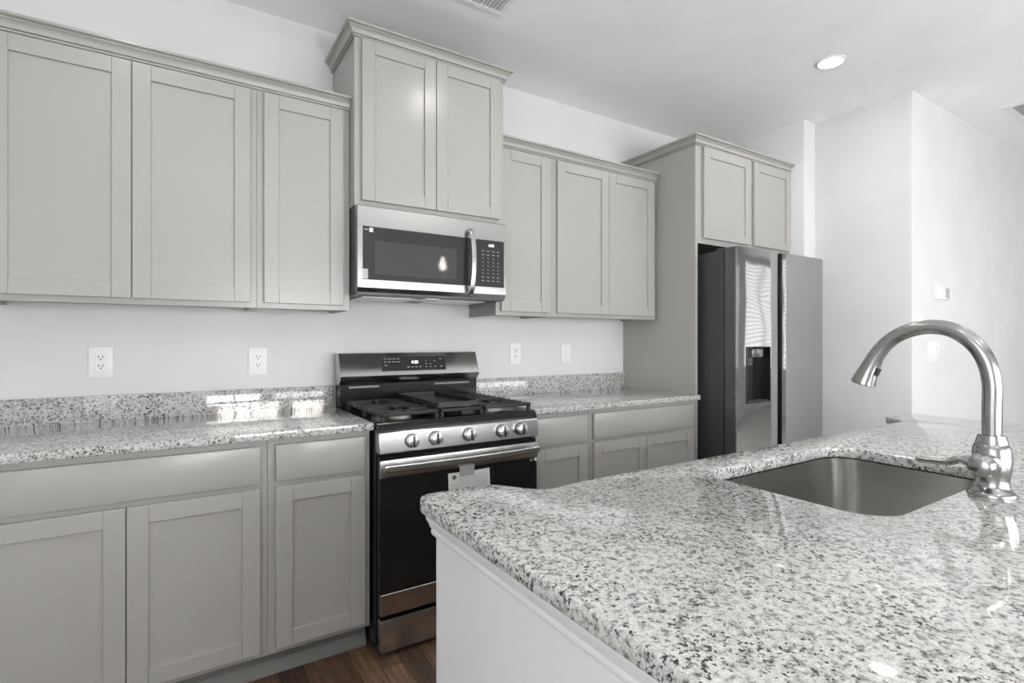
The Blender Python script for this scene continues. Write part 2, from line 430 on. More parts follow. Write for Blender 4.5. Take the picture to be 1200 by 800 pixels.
# crown mouldings
def crown(zb, h=.054, out=.040):
    return [(0, zb), (.009, zb), (.0105, zb + .002), (.009, zb + .006), (.004, zb + .008), (.004, zb + .011), (.013, zb + .011), (.014, zb + .014), (.0145, zb + .020), (.018, zb + .027), (.024, zb + .033),
            (.030, zb + .036), (.030, zb + .039), (.026, zb + .041), (.036, zb + .0425), (out, zb + .045), (out, zb + h - .002), (out - .002, zb + h), (0, zb + h)]
def crown_run(label, path, zb, x):
    bm = B(); sweep(bm, path, crown(zb)); tag(link('crown_molding', bm, 'cab'), label, 'molding')
crown_run('long greige crown moulding topping the left row of wall cabinets', [(-1.21, -.3055), (-.001, -.3055)], 2.266, 0)
crown_run('greige crown moulding around the raised cabinet above the microwave', [(-.0005, -.001), (-.0005, -.3815), (.7625, -.3815), (.7625, -.001)], 2.568, 0)
crown_run('greige crown moulding on the wall cabinets between microwave and refrigerator', [(.7635, -.3055), (1.972, -.3055)], 2.266, 0)
crown_run('greige crown moulding wrapping the cabinet over the refrigerator', [(1.9805, -.001), (1.9805, -.6105), (2.9985, -.6105)], 2.421, 0)

# base cabinets
BT, BDT = .883, .708
def basecab(label, x0, x1, doors, drw):
    return cabinet('base_cabinet', label, 'cabinet', x0, x1, .10, BT, -.61, [(a, b, .122, BDT) for a, b in doors], [(a, b, .727, .860) for a, b in drw], [(.690, .745)], True)
basecab('wide greige base cabinet at far left with one long drawer front', -1.21, -.378, [(-1.183, -.7895), (-.7865, -.403)], [(-1.183, -.403)])
basecab('narrow greige base cabinet just left of the gas range', -.377, -.004, [(-.351, -.026)], [(-.351, -.026)])
basecab('narrow greige base cabinet just right of the gas range', .766, 1.139, [(.790, 1.118)], [(.790, 1.118)])
basecab('wide greige base cabinet between the range and the refrigerator panel', 1.140, 1.979, [(1.162, 1.546), (1.549, 1.943)], [(1.162, 1.943)])
# toe kick boards with shoe
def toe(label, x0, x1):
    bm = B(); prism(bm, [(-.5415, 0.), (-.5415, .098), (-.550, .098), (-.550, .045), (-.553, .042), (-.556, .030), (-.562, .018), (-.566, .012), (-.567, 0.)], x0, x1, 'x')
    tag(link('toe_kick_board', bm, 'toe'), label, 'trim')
toe('toe kick board coloured dark for shade under the left base cabinets', -1.21, -.004)
toe('toe kick board coloured dark for shade under the base cabinets right of the range', .766, 1.979)
# countertops
def counter(label, x0, x1):
    bm = B(); prism(bm, [(x0, -.022), (x0, -.648), (x1, -.648), (x1, -.022)], .884, .914, 'z', .004, 2)
    tag(link('countertop', bm, 'granite'), label, 'countertop')
def splash(label, x0, x1):
    bm = B(); box(bm, x0, x1, -.0215, -.001, .884, 1.016, .002, 2); tag(link('backsplash', bm, 'granite'), label, 'backsplash')
counter('speckled granite countertop left of the range', -1.24, .001); counter('speckled granite countertop right of the range', .764, 1.980)
splash('low granite backsplash strip left of the range', -1.24, -.004); splash('low granite backsplash strip right of the range', .768, 1.980)

# ------------------------------------------------------------------ microwave
r = thing('microwave', 'stainless over-the-range microwave with black glass door under the raised cabinet', 'microwave', (.381, -.2, 1.443))
bm = B(); box(bm, .003, .759, -.378, -.003, 1.452, 1.830, .002); link('housing', bm, 'charcoal', r)
bm = B(); box(bm, .004, .758, -.40, -.003, 1.440, 1.4515, .001)
link('underside', bm, 'charcoal', r)
for x0, x1 in ((.06, .33), (.43, .70)):
    bm = B(); box(bm, x0, x1, -.30, -.06, 1.436, 1.4398, .001)
    link('grease_filter', bm, 'alu', r)
bm = B(); box(bm, .345, .415, -.36, -.20, 1.4355, 1.4398, .001); link('lamp_cover', bm, 'plate', r)
# door, built around the glass as a stainless frame
YF = -.415
MG = (.026, .575, 1.505, 1.738)   # door glass
def frame_bm(x0, x1, z0, z1, hx0, hx1, hz0, hz1, yf, yb, bev=.002):
    bm = B()
    box(bm, x0, x1, yf, yb, hz1, z1, bev); box(bm, x0, x1, yf, yb, z0, hz0, bev)
    box(bm, x0, hx0, yf, yb, hz0 - .001, hz1 + .001, 0); box(bm, hx1, x1, yf, yb, hz0 - .001, hz1 + .001, 0)
    return bm
bm = B()
prism(bm, [(-.380, 1.738), (YF, 1.738), (YF, 1.824), (YF + .004, 1.828), (-.380, 1.828)], .004, .575, 'x')
prism(bm, [(-.380, 1.505), (YF, 1.505), (YF, 1.470), (YF + .018, 1.448), (-.380, 1.446)], .004, .575, 'x')
box(bm, .004, .026, YF, -.380, 1.504, 1.739)
dr = link('door', bm, 'steel', r); dr['label'] = 'brushed stainless door frame'
bm = B(); box(bm, .026, .575, YF + .002, -.381, 1.505, 1.738); link('door_glass', bm, 'mwglass', dr)
bm = B(); prism(bm, rrect(.080, .478, 1.531, 1.678, .006), YF + .0005, YF + .0022, 'y'); link('viewing_window', bm, 'mwwin', dr)
bm = B()
hp = spline([(.545, YF + .004, 1.775), (.546, YF - .022, 1.768), (.549, YF - .038, 1.72), (.551, YF - .044, 1.625), (.549, YF - .038, 1.53), (.546, YF - .022, 1.470), (.545, YF + .004, 1.462)], 6)
tube(bm, hp, .0125, 32, .5, up=(0, 1, 0), sq=.5); link('handle', bm, 'steel', dr)
bm = B(); box(bm, .033, .052, YF + .0008, YF + .002, 1.722, 1.726); link('maker_mark', bm, 'inkgrey', dr)
bm = B(); box(bm, .056, .072, YF + .0008, YF + .002, 1.714, 1.732); link('sticker', bm, 'plate', dr)
bm = B(); box(bm, .027, .050, YF + .0008, YF + .002, 1.508, 1.552); st_ = link('sticker', bm, 'inkgrey', dr)
bm = B()
for k in range(4): box(bm, .029, .034, YF + .0003, YF + .002, 1.511 + k * .0105, 1.517 + k * .0105); box(bm, .038, .047, YF + .0003, YF + .002, 1.5125 + k * .0105, 1.5155 + k * .0105)
link('sticker_print', bm, 'plate', dr)
# control side
bm = B()
prism(bm, [(-.380, 1.738), (YF, 1.738), (YF, 1.824), (YF + .004, 1.828), (-.380, 1.828)], .576, .758, 'x')
prism(bm, [(-.380, 1.505), (YF, 1.505), (YF, 1.470), (YF + .018, 1.448), (-.380, 1.446)], .576, .758, 'x')
box(bm, .746, .758, YF, -.380, 1.504, 1.739)
cp = link('control_bezel', bm, 'steel', r)
bm = B(); prism(bm, rrect(.577, .7455, 1.5055, 1.7375, .006), YF + .001, -.381, 'y'); link('control_panel', bm, 'mwglass', cp)
bm = text_bm('6:00', .018, .672, YF + .0008, 1.712); link('clock_display', bm, 'clock', cp)
bm = B()
for rr in range(9):
    for cc in range(4):
        if rr in (2,) and cc == 3: continue
        x = .625 + cc * .029; z = 1.683 - rr * .0185
        w_ = .0075 if rr < 2 or rr > 6 else .0035
        box(bm, x - w_, x + w_, YF + .0004, YF + .0015, z - .0014, z + .0014)
link('button_markings', bm, 'mark', cp)
# ------------------------------------------------------------------ gas range
r = thing('gas_range', 'freestanding stainless gas range with black oven door between the base cabinets', 'range', (.381, -.35, 0))
bm = B(); box(bm, .005, .757, -.655, -.035, .035, .902, .002); link('body', bm, 'enamel', r)
for x in (.04, .72):
    for y in (-.60, -.09):
        bm = B(); lathe(bm, [(.016, 0), (.016, .036)], (x, y, 0), n=16); link('foot', bm, 'black', r)
# cooktop pan with raised rounded front lip
bm = B()
prism(bm, [(-.045, .9022), (-.045, .917), (-.10, .917), (-.13, .908), (-.62, .908), (-.652, .917), (-.672, .914), (-.686, .900), (-.690, .880), (-.69, .8785), (-.656, .8785), (-.656, .9022)], .006, .756, 'x')
link('cooktop', bm, 'enamel', r)
# control panel, barely tilted, with rounded ends
bm = B()
prism(bm, [(-.656, .797), (-.700, .797), (-.703, .800), (-.697, .874), (-.693, .878), (-.656, .878)], .004, .758, 'x', .006, 3)
pn = link('control_panel', bm, 'rsteel', r)
for x in (.138, .240, .396, .560, .659):
    bm = B(); o = (x, -.7005, .839); a = (0, -1, .05)
    lathe(bm, [(.0255, .003), (.0255, .020), (.024, .0245), (.021, .026), (0, .026)], o, a, 36)
    k_ = link('knob', bm, 'knob', pn)
    bm = B(); lathe(bm, [(.0285, -.001), (.0285, .0028), (0, .0028)], o, a, 36); link('knob_skirt', bm, 'dsteel', k_)
    bm = B(); box(bm, x - .0035, x + .0035, -.735, -.727, .8170, .8620, .0015, 2); link('knob_grip', bm, 'dsteel', k_)
# oven door
bm = B(); box(bm, .010, .752, -.690, -.657, .165, .785, .003); d_ = link('oven_door', bm, 'enamel', r)
bm = B(); box(bm, .012, .750, -.6985, -.6905, .250, .701, .001); link('door_glass', bm, 'blackglass', d_)
bm = B(); box(bm, .009, .753, -.702, -.6905, .701, .771, .003, 2); link('upper_trim', bm, 'rsteel', d_)
bm = B(); box(bm, .011, .751, -.702, -.6905, .167, .250, .0015); link('lower_trim', bm, 'rsteel', d_)
bm = B()
n = 24; pts = []
for k in range(n + 1):
    t = k / n; x = .024 + t * .704; bow = .014 * (1 - (2 * t - 1) ** 2)
    pts.append((x, -.742 - bow, .746))
tube(bm, pts, .0140, 32, .55, up=(0, 1, 0), sq=.35); h_ = link('handle', bm, 'rsteel', d_)
for x in (.026, .728):
    bm = B(); box(bm, x - .012, x + .012, -.742, -.7021, .733, .759, .004, 2); link('handle_mount', bm, 'rsteel', h_)
bm = B(); box(bm, .736, .747, -.6995, -.6986, .684, .698); link('sticker', bm, 'plate', d_)
bm = B(); box(bm, .712, .728, -.6995, -.6986, .690, .6945); box(bm, .714, .724, -.6995, -.6986, .684, .687); link('maker_mark', bm, 'inkgrey', d_)
# storage drawer
bm = B(); box(bm, .011, .751, -.700, -.657, .022, .150, .003, 2); link('drawer', bm, 'rsteel', r)
# backguard
bm = B(); prism(bm, [(-.032, .903), (-.105, .903), (-.105, 1.022), (-.032, 1.022)], .006, .756, 'x'); bg = link('backguard', bm, 'enamel', r)
bm = B(); prism(bm, [(-.032, 1.0222), (-.100, 1.0222), (-.128, 1.050), (-.134, 1.064), (-.132, 1.068), (-.090, 1.172), (-.084, 1.176), (-.032, 1.176)], .004, .758, 'x', .001, 1)
hd = link('control_head', bm, 'rsteel', bg)
sl = math.degrees(math.atan2(.042, .104))
def on_head(x0, x1, s0, s1, t0, t1, m, nm, par):
    """little slab lying on the sloped face; s runs up the slope from its foot"""
    bm = B(); L_ = math.hypot(.042, .104); ux, uz = .042 / L_, .104 / L_; nx, nz = -uz, ux
    P = [(-.132 + ux * s + nx * t, 1.068 + uz * s + nz * t) for s, t in ((s0, t0), (s1, t0), (s1, t1), (s0, t1))]
    prism(bm, P, x0, x1, 'x'); return link(nm, bm, m, par)
dp = on_head(.209, .560, .017, .094, -.001, .0012, 'blackglass', 'touch_panel', hd)
cl = text_bm('4:20', .022, 0, 0, 0, 90 - sl)
bmesh.ops.translate(cl, verts=cl.verts, vec=(.388, -.132 + .3745 * .062 - .0022, 1.068 + .927 * .062 + .0006)); link('clock_display', cl, 'clock', dp)
L_ = math.hypot(.042, .104)
MARKS = [(.232, .082, .009), (.256, .082, .009), (.279, .082, .008), (.302, .082, .007), (.232, .066, .006), (.253, .066, .006), (.273, .066, .006), (.297, .066, .011), (.232, .048, .008),
                   (.350, .036, .006), (.372, .036, .006), (.394, .036, .006), (.416, .036, .007), (.450, .052, .004), (.474, .052, .004), (.450, .036, .004), (.474, .036, .004), (.500, .036, .006), (.535, .036, .006), (.500, .066, .005), (.535, .080, .006), (.450, .068, .004)]
for lo, hi in ((.20, .33), (.34, .43), (.44, .485), (.49, .56)):
    bm = B()
    for (x, s, w_) in [q for q in MARKS if lo < q[0] < hi]:
        ux, uz = .042 / L_, .104 / L_; nx, nz = -uz, ux
        P = [(-.132 + ux * a + nx * t, 1.068 + uz * a + nz * t) for a, t in ((s - .0022, .0011), (s + .0022, .0011), (s + .0022, .0016), (s - .0022, .0016))]
        prism(bm, P, x - w_, x + w_, 'x')
    link('button_markings', bm, 'mark', dp)
for x0, x1 in ((.05, .20), (.50, .71)):
    bm = B(); box(bm, x0, x1, -.1068, -.1052, 1.004, 1.014, .0004); v_ = link('vent_slot', bm, 'vent', bg)
# burners
def burner(x, y, rad):
    bm = B(); lathe(bm, [(rad * 1.25, .9085), (rad * 1.2, .914), (rad, .918), (rad, .924), (0, .924)], (x, y, 0), n=28)
    b_ = link('burner', bm, 'alu', r)
    bm = B(); lathe(bm, [(rad * .95, .9242), (rad * .97, .929), (rad * .85, .932), (0, .932)], (x, y, 0), n=28); link('burner_cap', bm, 'iron', b_)
for a in ((.155, -.25, .036), (.155, -.52, .040), (.61, -.25, .036), (.61, -.52, .046), (.382, -.39, .04)): burner(*a)
# grates
def bar(bm, x0, x1, y0, y1, z0=.936, z1=.950): box(bm, x0, x1, y0, y1, z0, z1, .0025, 2)
def grate(x0, x1):
    bm = B(); y0, y1 = -.668, -.150; w_ = .011
    bar(bm, x0, x1, y0, y0 + .014); bar(bm, x0, x1, y1 - .012, y1); bar(bm, x0, x0 + w_, y0, y1, .932, .946); bar(bm, x1 - w_, x1, y0, y1, .932, .946)
    bar(bm, x0, x1, (y0 + y1) / 2 - .006, (y0 + y1) / 2 + .006)
    xc = (x0 + x1) / 2
    for s in range(10):
        y = y0 + .035 + s * .0498
        if abs(y - (y0 + y1) / 2) < .012: continue
        near = min(abs(y + .25), abs(y + .52))
        if near < .045:
            g = .045
            bar(bm, x0 - .003, xc - g, y - .005, y + .005); bar(bm, xc + g, x1 + .003, y - .005, y + .005)
        else: bar(bm, x0 - .003, x1 + .003, y - .005, y + .005)
    for yc in (-.25, -.52):
        bar(bm, xc - .005, xc + .005, yc + .022, yc + .10); bar(bm, xc - .005, xc + .005, yc - .10, yc - .022)
    for x in (x0 + .008, x1 - .008):
        for y in (y0 + .01, y1 - .01, (y0 + y1) / 2): box(bm, x - .007, x + .007, y - .007, y + .007, .9085, .937)
    link('grate', bm, 'iron', r)
grate(.026, .272); grate(.492, .738)
bm = B()
bar(bm, .280, .484, -.668, -.654); bar(bm, .280, .484, -.162, -.150); bar(bm, .280, .291, -.668, -.150); bar(bm, .473, .484, -.668, -.150)
for x in (.287, .477):
    for y in (-.66, -.157): box(bm, x - .006, x + .006, y - .006, y + .006, .9085, .937)
for y in (-.30, -.46): bar(bm, .285, .479, y - .005, y + .005)
link('grate', bm, 'iron', r)
# griddle resting on the centre grate
g = thing('griddle', 'dark cast griddle plate lying on the middle burner grate', 'griddle', (.382, -.40, .9502))
bm = B(); prism(bm, rrect(.276, .488, -.640, -.155, .02), .9505, .958, 'z', .002, 2); link('plate', bm, 'griddle', g)
bm = B()
o = rrect(.276, .488, -.640, -.155, .02); i_ = rrect(.284, .480, -.632, -.163, .014)
va = [[bm.verts.new((x, y, z)) for x, y in L] for L, z in ((o, .9582), (o, .974), (i_, .974), (i_, .9582))]
for A_, B_ in zip(va, va[1:] + va[:1]):
    for k in range(len(o)): bm.faces.new((A_[k], A_[(k + 1) % len(o)], B_[(k + 1) % len(o)], B_[k]))
bmesh.ops.recalc_face_normals(bm, faces=bm.faces); link('rim', bm, 'griddle', g)
bm = B(); box(bm, .33, .43, -.152, -.130, .962, .972, .003, 2); link('highlight_grip_tab', bm, 'alu', g)  # bright handle strip paints in the highlight on the back edge
# paper hang tag taped to the door
t = thing('instruction_tag', 'white printed paper tag taped below the oven door handle', 'tag', (.395, -.700, .56))
bm = B()
N_ = 12
top = []
for k in range(N_ + 1):
    s = k / N_; x = .295 + s * .198
    top.append((x, -.706 - .006 * math.sin(s * math.pi), .684 + .004 * s - (.012 if .32 < s < .62 else 0) * .0))
for k in range(N_):
    (xa, ya, _), (xb, yb, _) = top[k], top[k + 1]
    v = [bm.verts.new(c) for c in ((xa + .006, ya, .555), (xb + .006, yb, .555), (xb, yb, .686), (xa, ya, .686), (xa + .006, ya - .0004, .555), (xb + .006, yb - .0004, .555), (xb, yb - .0004, .686), (xa, ya - .0004, .686))]
    for q in ((0, 1, 2, 3), (7, 6, 5, 4), (0, 4, 5, 1), (3, 2, 6, 7)): bm.faces.new([v[j] for j in q])
bmesh.ops.remove_doubles(bm, verts=bm.verts, dist=1e-5); bmesh.ops.recalc_face_normals(bm, faces=bm.faces)
link('paper', bm, 'paper', t)
def onp(x): return -.7066 - .006 * math.sin(max(0, min(1, (x - .295) / .198)) * math.pi) - .0004
bm = B()
xx = .322
prism(bm, [(xx, .655), (xx + .012, .667), (xx, .679), (xx - .012, .667)], onp(xx) - .0012, onp(xx) - .0002, 'y')
link('diamond_symbol', bm, 'ink', t)
bm = B(); random.seed(9)
for rr in range(13):
    z = .664 - rr * .0082; x = .345 if rr < 3 else .306
    while x < .482:
        w_ = random.uniform(.008, .03); x2 = min(x + w_, .484)
        box(bm, x, x2, onp((x + x2) / 2) - .0012, onp((x + x2) / 2) - .0002, z - .0011, z + .0011); x = x2 + .004
link('printed_lines', bm, 'inkgrey', t)
bm = B(); box(bm, .345, .415, -.7135, -.7125, .668, .7095); box(bm, .345, .415, -.7135, -.7028, .7095, .7105); link('tape_strip', bm, 'tape', t)

# ------------------------------------------------------------------ refrigerator
r = thing('refrigerator', 'stainless side-by-side refrigerator with water dispenser in the cabinet alcove', 'refrigerator', (2.50, -.42, 0))
bm = B(); box(bm, 2.040, 2.962, -.762, -.03, .02, 1.765, .004); link('cabinet_body', bm, 'charcoal', r)
bm = B(); box(bm, 2.06, 2.94, -.80, -.05, 0, .045, .002); link('toe_grille', bm, 'black', r)
def fdoor(x0, x1, name, hole=None):
    """door with softly bowed front"""
    bm = B(); n = 16; z0, z1 = .05, 1.778
    xs = [x0 + (x1 - x0) * k / n for k in range(n + 1)]
    if hole: xs = sorted(set(xs) | {hole[0], hole[1]})
    def yf(x):
        t = (x - x0) / (x1 - x0); return -.851 - .004 * (1 - abs(2 * t - 1) ** 6.0)
    zs = [z0, hole[2], hole[3], z1] if hole else [z0, z1]
    G = [[bm.verts.new((x, yf(x), z)) for z in zs] for x in xs]
    for i in range(len(xs) - 1):
        for j in range(len(zs) - 1):
            if hole and j == 1 and xs[i] >= hole[0] - 1e-6 and xs[i + 1] <= hole[1] + 1e-6: continue
            bm.faces.new((G[i][j], G[i + 1][j], G[i + 1][j + 1], G[i][j + 1]))
    bl, br, tl, tr = [bm.verts.new(c) for c in ((x0, -.775, z0), (x1, -.775, z0), (x0, -.775, z1), (x1, -.775, z1))]
    bm.faces.new((bl, tl, tr, br)); bm.faces.new([g[-1] for g in G] + [tr, tl]); bm.faces.new([tuple(g)[0] for g in G][::-1] + [bl, br])
    bm.faces.new(list(G[0]) + [tl, bl]); bm.faces.new(list(G[-1])[::-1] + [br, tr])
    if hole:
        hx = [i for i, x in enumerate(xs) if hole[0] - 1e-6 <= x <= hole[1] + 1e-6]
        yb = -.800
        bb = [[bm.verts.new((xs[i], yb, z)) for z in (hole[2], hole[3])] for i in hx]
        for a in range(len(hx) - 1):
            i, j = hx[a], hx[a + 1]
            bm.faces.new((G[i][1], bb[a][0], bb[a + 1][0], G[j][1])); bm.faces.new((G[i][2], G[j][2], bb[a + 1][1], bb[a][1])); bm.faces.new((bb[a][0], bb[a][1], bb[a + 1][1], bb[a + 1][0]))
        bm.faces.new((G[hx[0]][1], G[hx[0]][2], bb[0][1], bb[0][0])); bm.faces.new((G[hx[-1]][2], G[hx[-1]][1], bb[-1][0], bb[-1][1]))
    bmesh.ops.recalc_face_normals(bm, faces=bm.faces)
    return link(name, bm, 'fsteel', r)
fl = fdoor(2.034, 2.441, 'door', (2.122, 2.352, .872, 1.203)); fr_ = fdoor(2.489, 2.965, 'door')
fl['label'] = 'narrower freezer door with the dispenser'; fr_['label'] = 'wider door without a dispenser'
for x, p_ in ((2.034, fl), (2.489, fr_)):
    bm = B(); box(bm, x - .0012, x - .0001, -.843, -.775, .052, 1.776); link('edge_trim', bm, 'fedge', p_)
bm = B(); box(bm, 2.442, 2.4875, -.822, -.775, .05, 1.778); link('handle_channel', bm, 'dsteel', r)
bm = B(); box(bm, 2.4425, 2.4600, -.840, -.8225, .86, 1.50, .002); link('handle_grip', bm, 'black', r)
for x in (2.09, 2.91):
    bm = B(); box(bm, x - .035, x + .035, -.774, -.70, 1.7652, 1.785, .004, 2); link('hinge_cover', bm, 'charcoal', r)
bm = B()
for b in ((2.1225, 2.127, .8725, 1.2025), (2.347, 2.3515, .8725, 1.2025), (2.1272, 2.3468, 1.198, 1.2025), (2.1272, 2.3468, .8725, .877)): box(bm, b[0], b[1], -.861, -.8005, b[2], b[3])
ds = link('dispenser', bm, 'dsteel', fl)
bm = B(); box(bm, 2.1275, 2.3465, -.8035, -.8006, .8775, 1.1975); link('recess_back', bm, 'blackglass', ds)
bm = B(); box(bm, 2.185, 2.300, -.850, -.8037, 1.140, 1.190, .006, 2); link('spout_housing', bm, 'nickel', ds)
bm = B(); box(bm, 2.1275, 2.184, -.848, -.8037, 1.140, 1.197, .003); link('side_block', bm, 'black', ds)
bm = B(); box(bm, 2.168, 2.182, -.816, -.8037, .885, 1.135, .003, 2); link('water_paddle', bm, 'nickel', ds)
bm = B(); box(bm, 2.1275, 2.3465, -.853, -.8037, .8775, .884, .001); link('drip_tray', bm, 'charcoal', ds)

# ------------------------------------------------------------------ island
IX0, IX1, IY0, IY1 = -.228, 2.112, -2.80, -1.745
BY = -1.645
isl = thing('kitchen_island', 'white kitchen island body under the big granite top in the foreground', 'island', (.94, -2.15, 0))
bm = B(); box(bm, -.195, -.055, -2.50, -1.678, 0, .8825, .002); link('end_wall', bm, 'trimw', isl)
bm = B(); box(bm, 1.94, 2.08, -2.50, -1.678, 0, .8825, .002); link('end_wall', bm, 'trimw', isl)
bm = B(); box(bm, -.054, 1.939, -2.50, -2.39, 0, .8825); link('seating_side_wall', bm, 'trimw', isl)
mp = [(0, .882), (0, .834), (.005, .834), (.007, .838), (.007, .845), (.005, .848), (.009, .850), (.011, .858), (.015, .866), (.016, .874), (.016, .882)]
bm = B(); sweep(bm, [(-.053, -1.6775), (-.1955, -1.6775), (-.1955, -2.5005), (2.0805, -2.5005), (2.0805, -1.6775), (1.94, -1.6775)], mp); link('trim_molding', bm, 'trimw', isl)
def icab(x0, x1):
    bm = B(); t_ = .018
    box(bm, x0, x0 + t_, -2.385, -1.80, .10, .8825); box(bm, x1 - t_, x1, -2.385, -1.80, .10, .8825)
    box(bm, x0 + t_, x1 - t_, -2.385, -2.370, .10, .8825); box(bm, x0 + t_, x1 - t_, -2.370, -1.80, .10, .118); box(bm, x0 + t_, x1 - t_, -1.818, -1.80, .80, .8825)
    box(bm, x0, x1, -2.385, -1.86, 0, .099)
    link('cabinet_carcass', bm, 'cab', isl)
    for a, b in ((x0 + .01, (x0 + x1) / 2 - .002), ((x0 + x1) / 2 + .002, x1 - .01)):
        bm = B(); shaker(bm, a, b, .122, .86, -1.7805, st=.057)
        bmesh.ops.rotate(bm, verts=bm.verts, cent=((a + b) / 2, -1.790, 0), matrix=Matrix.Rotation(math.pi, 3, 'Z')); link('cabinet_door', bm, 'cab', isl)
icab(-.052, .31); icab(.312, 1.17); icab(1.172, 1.937)
# island top with the flared ends and the sink cut-out
def ogee(x0, x1, y0, y1, n=14):
    return [(x0 + (x1 - x0) * k / n, y0 + (y1 - y0) * (.5 - .5 * math.cos(math.pi * k / n))) for k in range(n + 1)]
def arc(cx, cy, r_, a0, a1, n=8): return [(cx + r_ * math.cos(math.radians(a0 + (a1 - a0) * k / n)), cy + r_ * math.sin(math.radians(a0 + (a1 - a0) * k / n))) for k in range(n + 1)]
rc = .035
outl = arc(IX0 + rc, BY - rc, rc, 180, 90)
outl += ogee(-.075, .045, BY, IY1 - .012)
outl += [(.075, IY1 - .008), (.11, IY1 - .002), (.15, IY1)]
outl += [(1.72, IY1), (1.77, IY1 - .002)] + ogee(1.80, 1.92, IY1 - .004, BY)
outl += arc(IX1 - rc, BY - rc, rc, 90, 0) + arc(IX1 - rc, IY0 + rc, rc, 0, -90) + arc(IX0 + rc, IY0 + rc, rc, -90, -180)
SX0, SX1, SY0, SY1, SR = .428, 1.062, -2.246, -1.850, .075
hole = rrect(SX0, SX1, SY0, SY1, SR, 8)
def slab_hole(outl, hole, z0, z1, bev):
    bm = B()
    def ring(pts, z, off=0.):
        n = len(pts); out = []
        for i, (x, y) in enumerate(pts):
            a = Vector(pts[i - 1]); b = Vector(pts[(i + 1) % n]); d = (b - a)
            nn = Vector((d.y, -d.x)).normalized() if d.length > 1e-9 else Vector((0, 0))
            out.append(bm.verts.new((x + nn.x * off, y + nn.y * off, z)))
        return out
    def area(p): return sum(p[i - 1][0] * p[i][1] - p[i][0] * p[i - 1][1] for i in range(len(p)))
    if area(outl) > 0: outl = outl[::-1]      # clockwise -> normal computed above points inward for off>0
    if area(hole) > 0: hole = hole[::-1]
    def levels(pts, sgn):
        L_ = [(z0, bev), (z0 + bev * .3, bev * .3), (z0 + bev, 0), (z1 - bev, 0), (z1 - bev * .3, bev * .3), (z1, bev)]
        return [ring(pts, z, sgn * o) for z, o in L_]
    A_ = levels(outl, 1); H_ = levels(hole, -1)
    for R_ in (A_, H_):
        for a, b in zip(R_, R_[1:]):
            for k in range(len(a)): bm.faces.new((a[k], a[(k + 1) % len(a)], b[(k + 1) % len(a)], b[k]))
    bm.edges.ensure_lookup_table()
    for lev in (0, -1):
        es = []
        for R_ in (A_[lev], H_[lev]):
            for k in range(len(R_)): es.append(bm.edges.get((R_[k], R_[(k + 1) % len(R_)])))
        bmesh.ops.triangle_fill(bm, edges=es, use_beauty=True)
    bmesh.ops.recalc_face_normals(bm, faces=bm.faces)
    return bm
bm = slab_hole(outl, hole, .884, .914, .005)
tag(link('island_countertop', bm, 'granite'), 'large speckled granite island top with a sink cut-out and flared corners', 'countertop')
# undermount sink
bm = B(); lv = []
for z, o, rr in ((.8815, -.030, .10), (.8815, .001, SR + .002), (.872, .001, SR + .002), (.73, .006, SR), (.700, .014, SR), (.688, .030, SR), (.684, .055, SR)):
    lv.append([bm.verts.new((x, y, z)) for x, y in rrect(SX0 + o, SX1 - o, SY0 + o, SY1 - o, max(.02, rr - max(o, 0) * .3), 8)])
for a, b in zip(lv, lv[1:]):
    for k in range(len(a)): bm.faces.new((a[k], a[(k + 1) % len(a)], b[(k + 1) % len(a)], b[k]))
bm.faces.new(lv[-1])
bmesh.ops.recalc_face_normals(bm, faces=bm.faces)
bmesh.ops.reverse_faces(bm, faces=bm.faces)
s_ = thing('sink', 'stainless undermount single-bowl sink set in the island top', 'sink', (.745, -2.048, .684))
so_ = link('bowl', bm, 'sinkst', s_)
sm = so_.modifiers.new('thickness', 'SOLIDIFY'); sm.thickness = .0015; sm.offset = -1
bm = B(); lathe(bm, [(.045, .6845), (.045, .687), (.036, .686), (.032, .6852), (0, .6852)], (.745, -2.048, 0), n=32); link('drain', bm, 'nickel', s_)

# faucet
f = thing('faucet', 'brushed nickel gooseneck pull-down faucet behind the island sink', 'faucet', (.797, -2.293, .914))
FX, FY = .797, -2.293
bm = B(); lathe(bm, [(.041, .9142), (.041, .919), (.037, .925), (.031, .931), (.029, .938), (.0285, .950), (.031, .962), (.033, .985), (.0325, 1.005), (.030, 1.018), (.027, 1.022), (.027, 1.026),
                     (.0235, 1.036), (.0235, 1.040), (.0175, 1.041)], (FX, FY, 0), n=40); link('body', bm, 'nickel', f)
cv = [(FX, FY, 1.040), (FX, FY, 1.092), (FX, FY, 1.150), (FX, -2.283, 1.197), (FX, -2.262, 1.233), (FX, -2.232, 1.258), (FX, -2.202, 1.268), (FX, -2.170, 1.268), (FX, -2.137, 1.258), (FX, -2.112, 1.243), (FX, -2.092, 1.224)]
bm = B(); tube(bm, spline(cv, 6), .0165, 28); link('spout_tube', bm, 'nickel', f)
hd_ = [(FX, -2.0915, 1.2235), (FX, -2.076, 1.200), (FX, -2.062, 1.170), (FX, -2.052, 1.145), (FX, -2.048, 1.133), (FX, -2.0472, 1.130)]
bm = B(); tube(bm, hd_, [.0168, .0175, .0205, .0245, .027, .0245], 30); sh = link('spray_head', bm, 'nickel', f)
bm = B(); tube(bm, [(FX - .004, -2.0842, 1.170), (FX - .006, -2.0775, 1.152)], .006, 12); link('spray_button', bm, 'slot', sh)
bm = B()
lathe(bm, [(.021, 0), (.023, .02), (.024, .045), (.024, .054), (.021, .062), (.014, .067), (0, .068)], (FX - .010, FY, .980), (-1, 0, .06), 32)
link('handle_hub', bm, 'nickel', f)
bm = B()
lp = spline([(FX - .058, -2.288, .982), (FX - .062, -2.262, .990), (FX - .062, -2.240, .982), (FX - .062, -2.21, .979), (FX - .062, -2.182, .978)], 6)
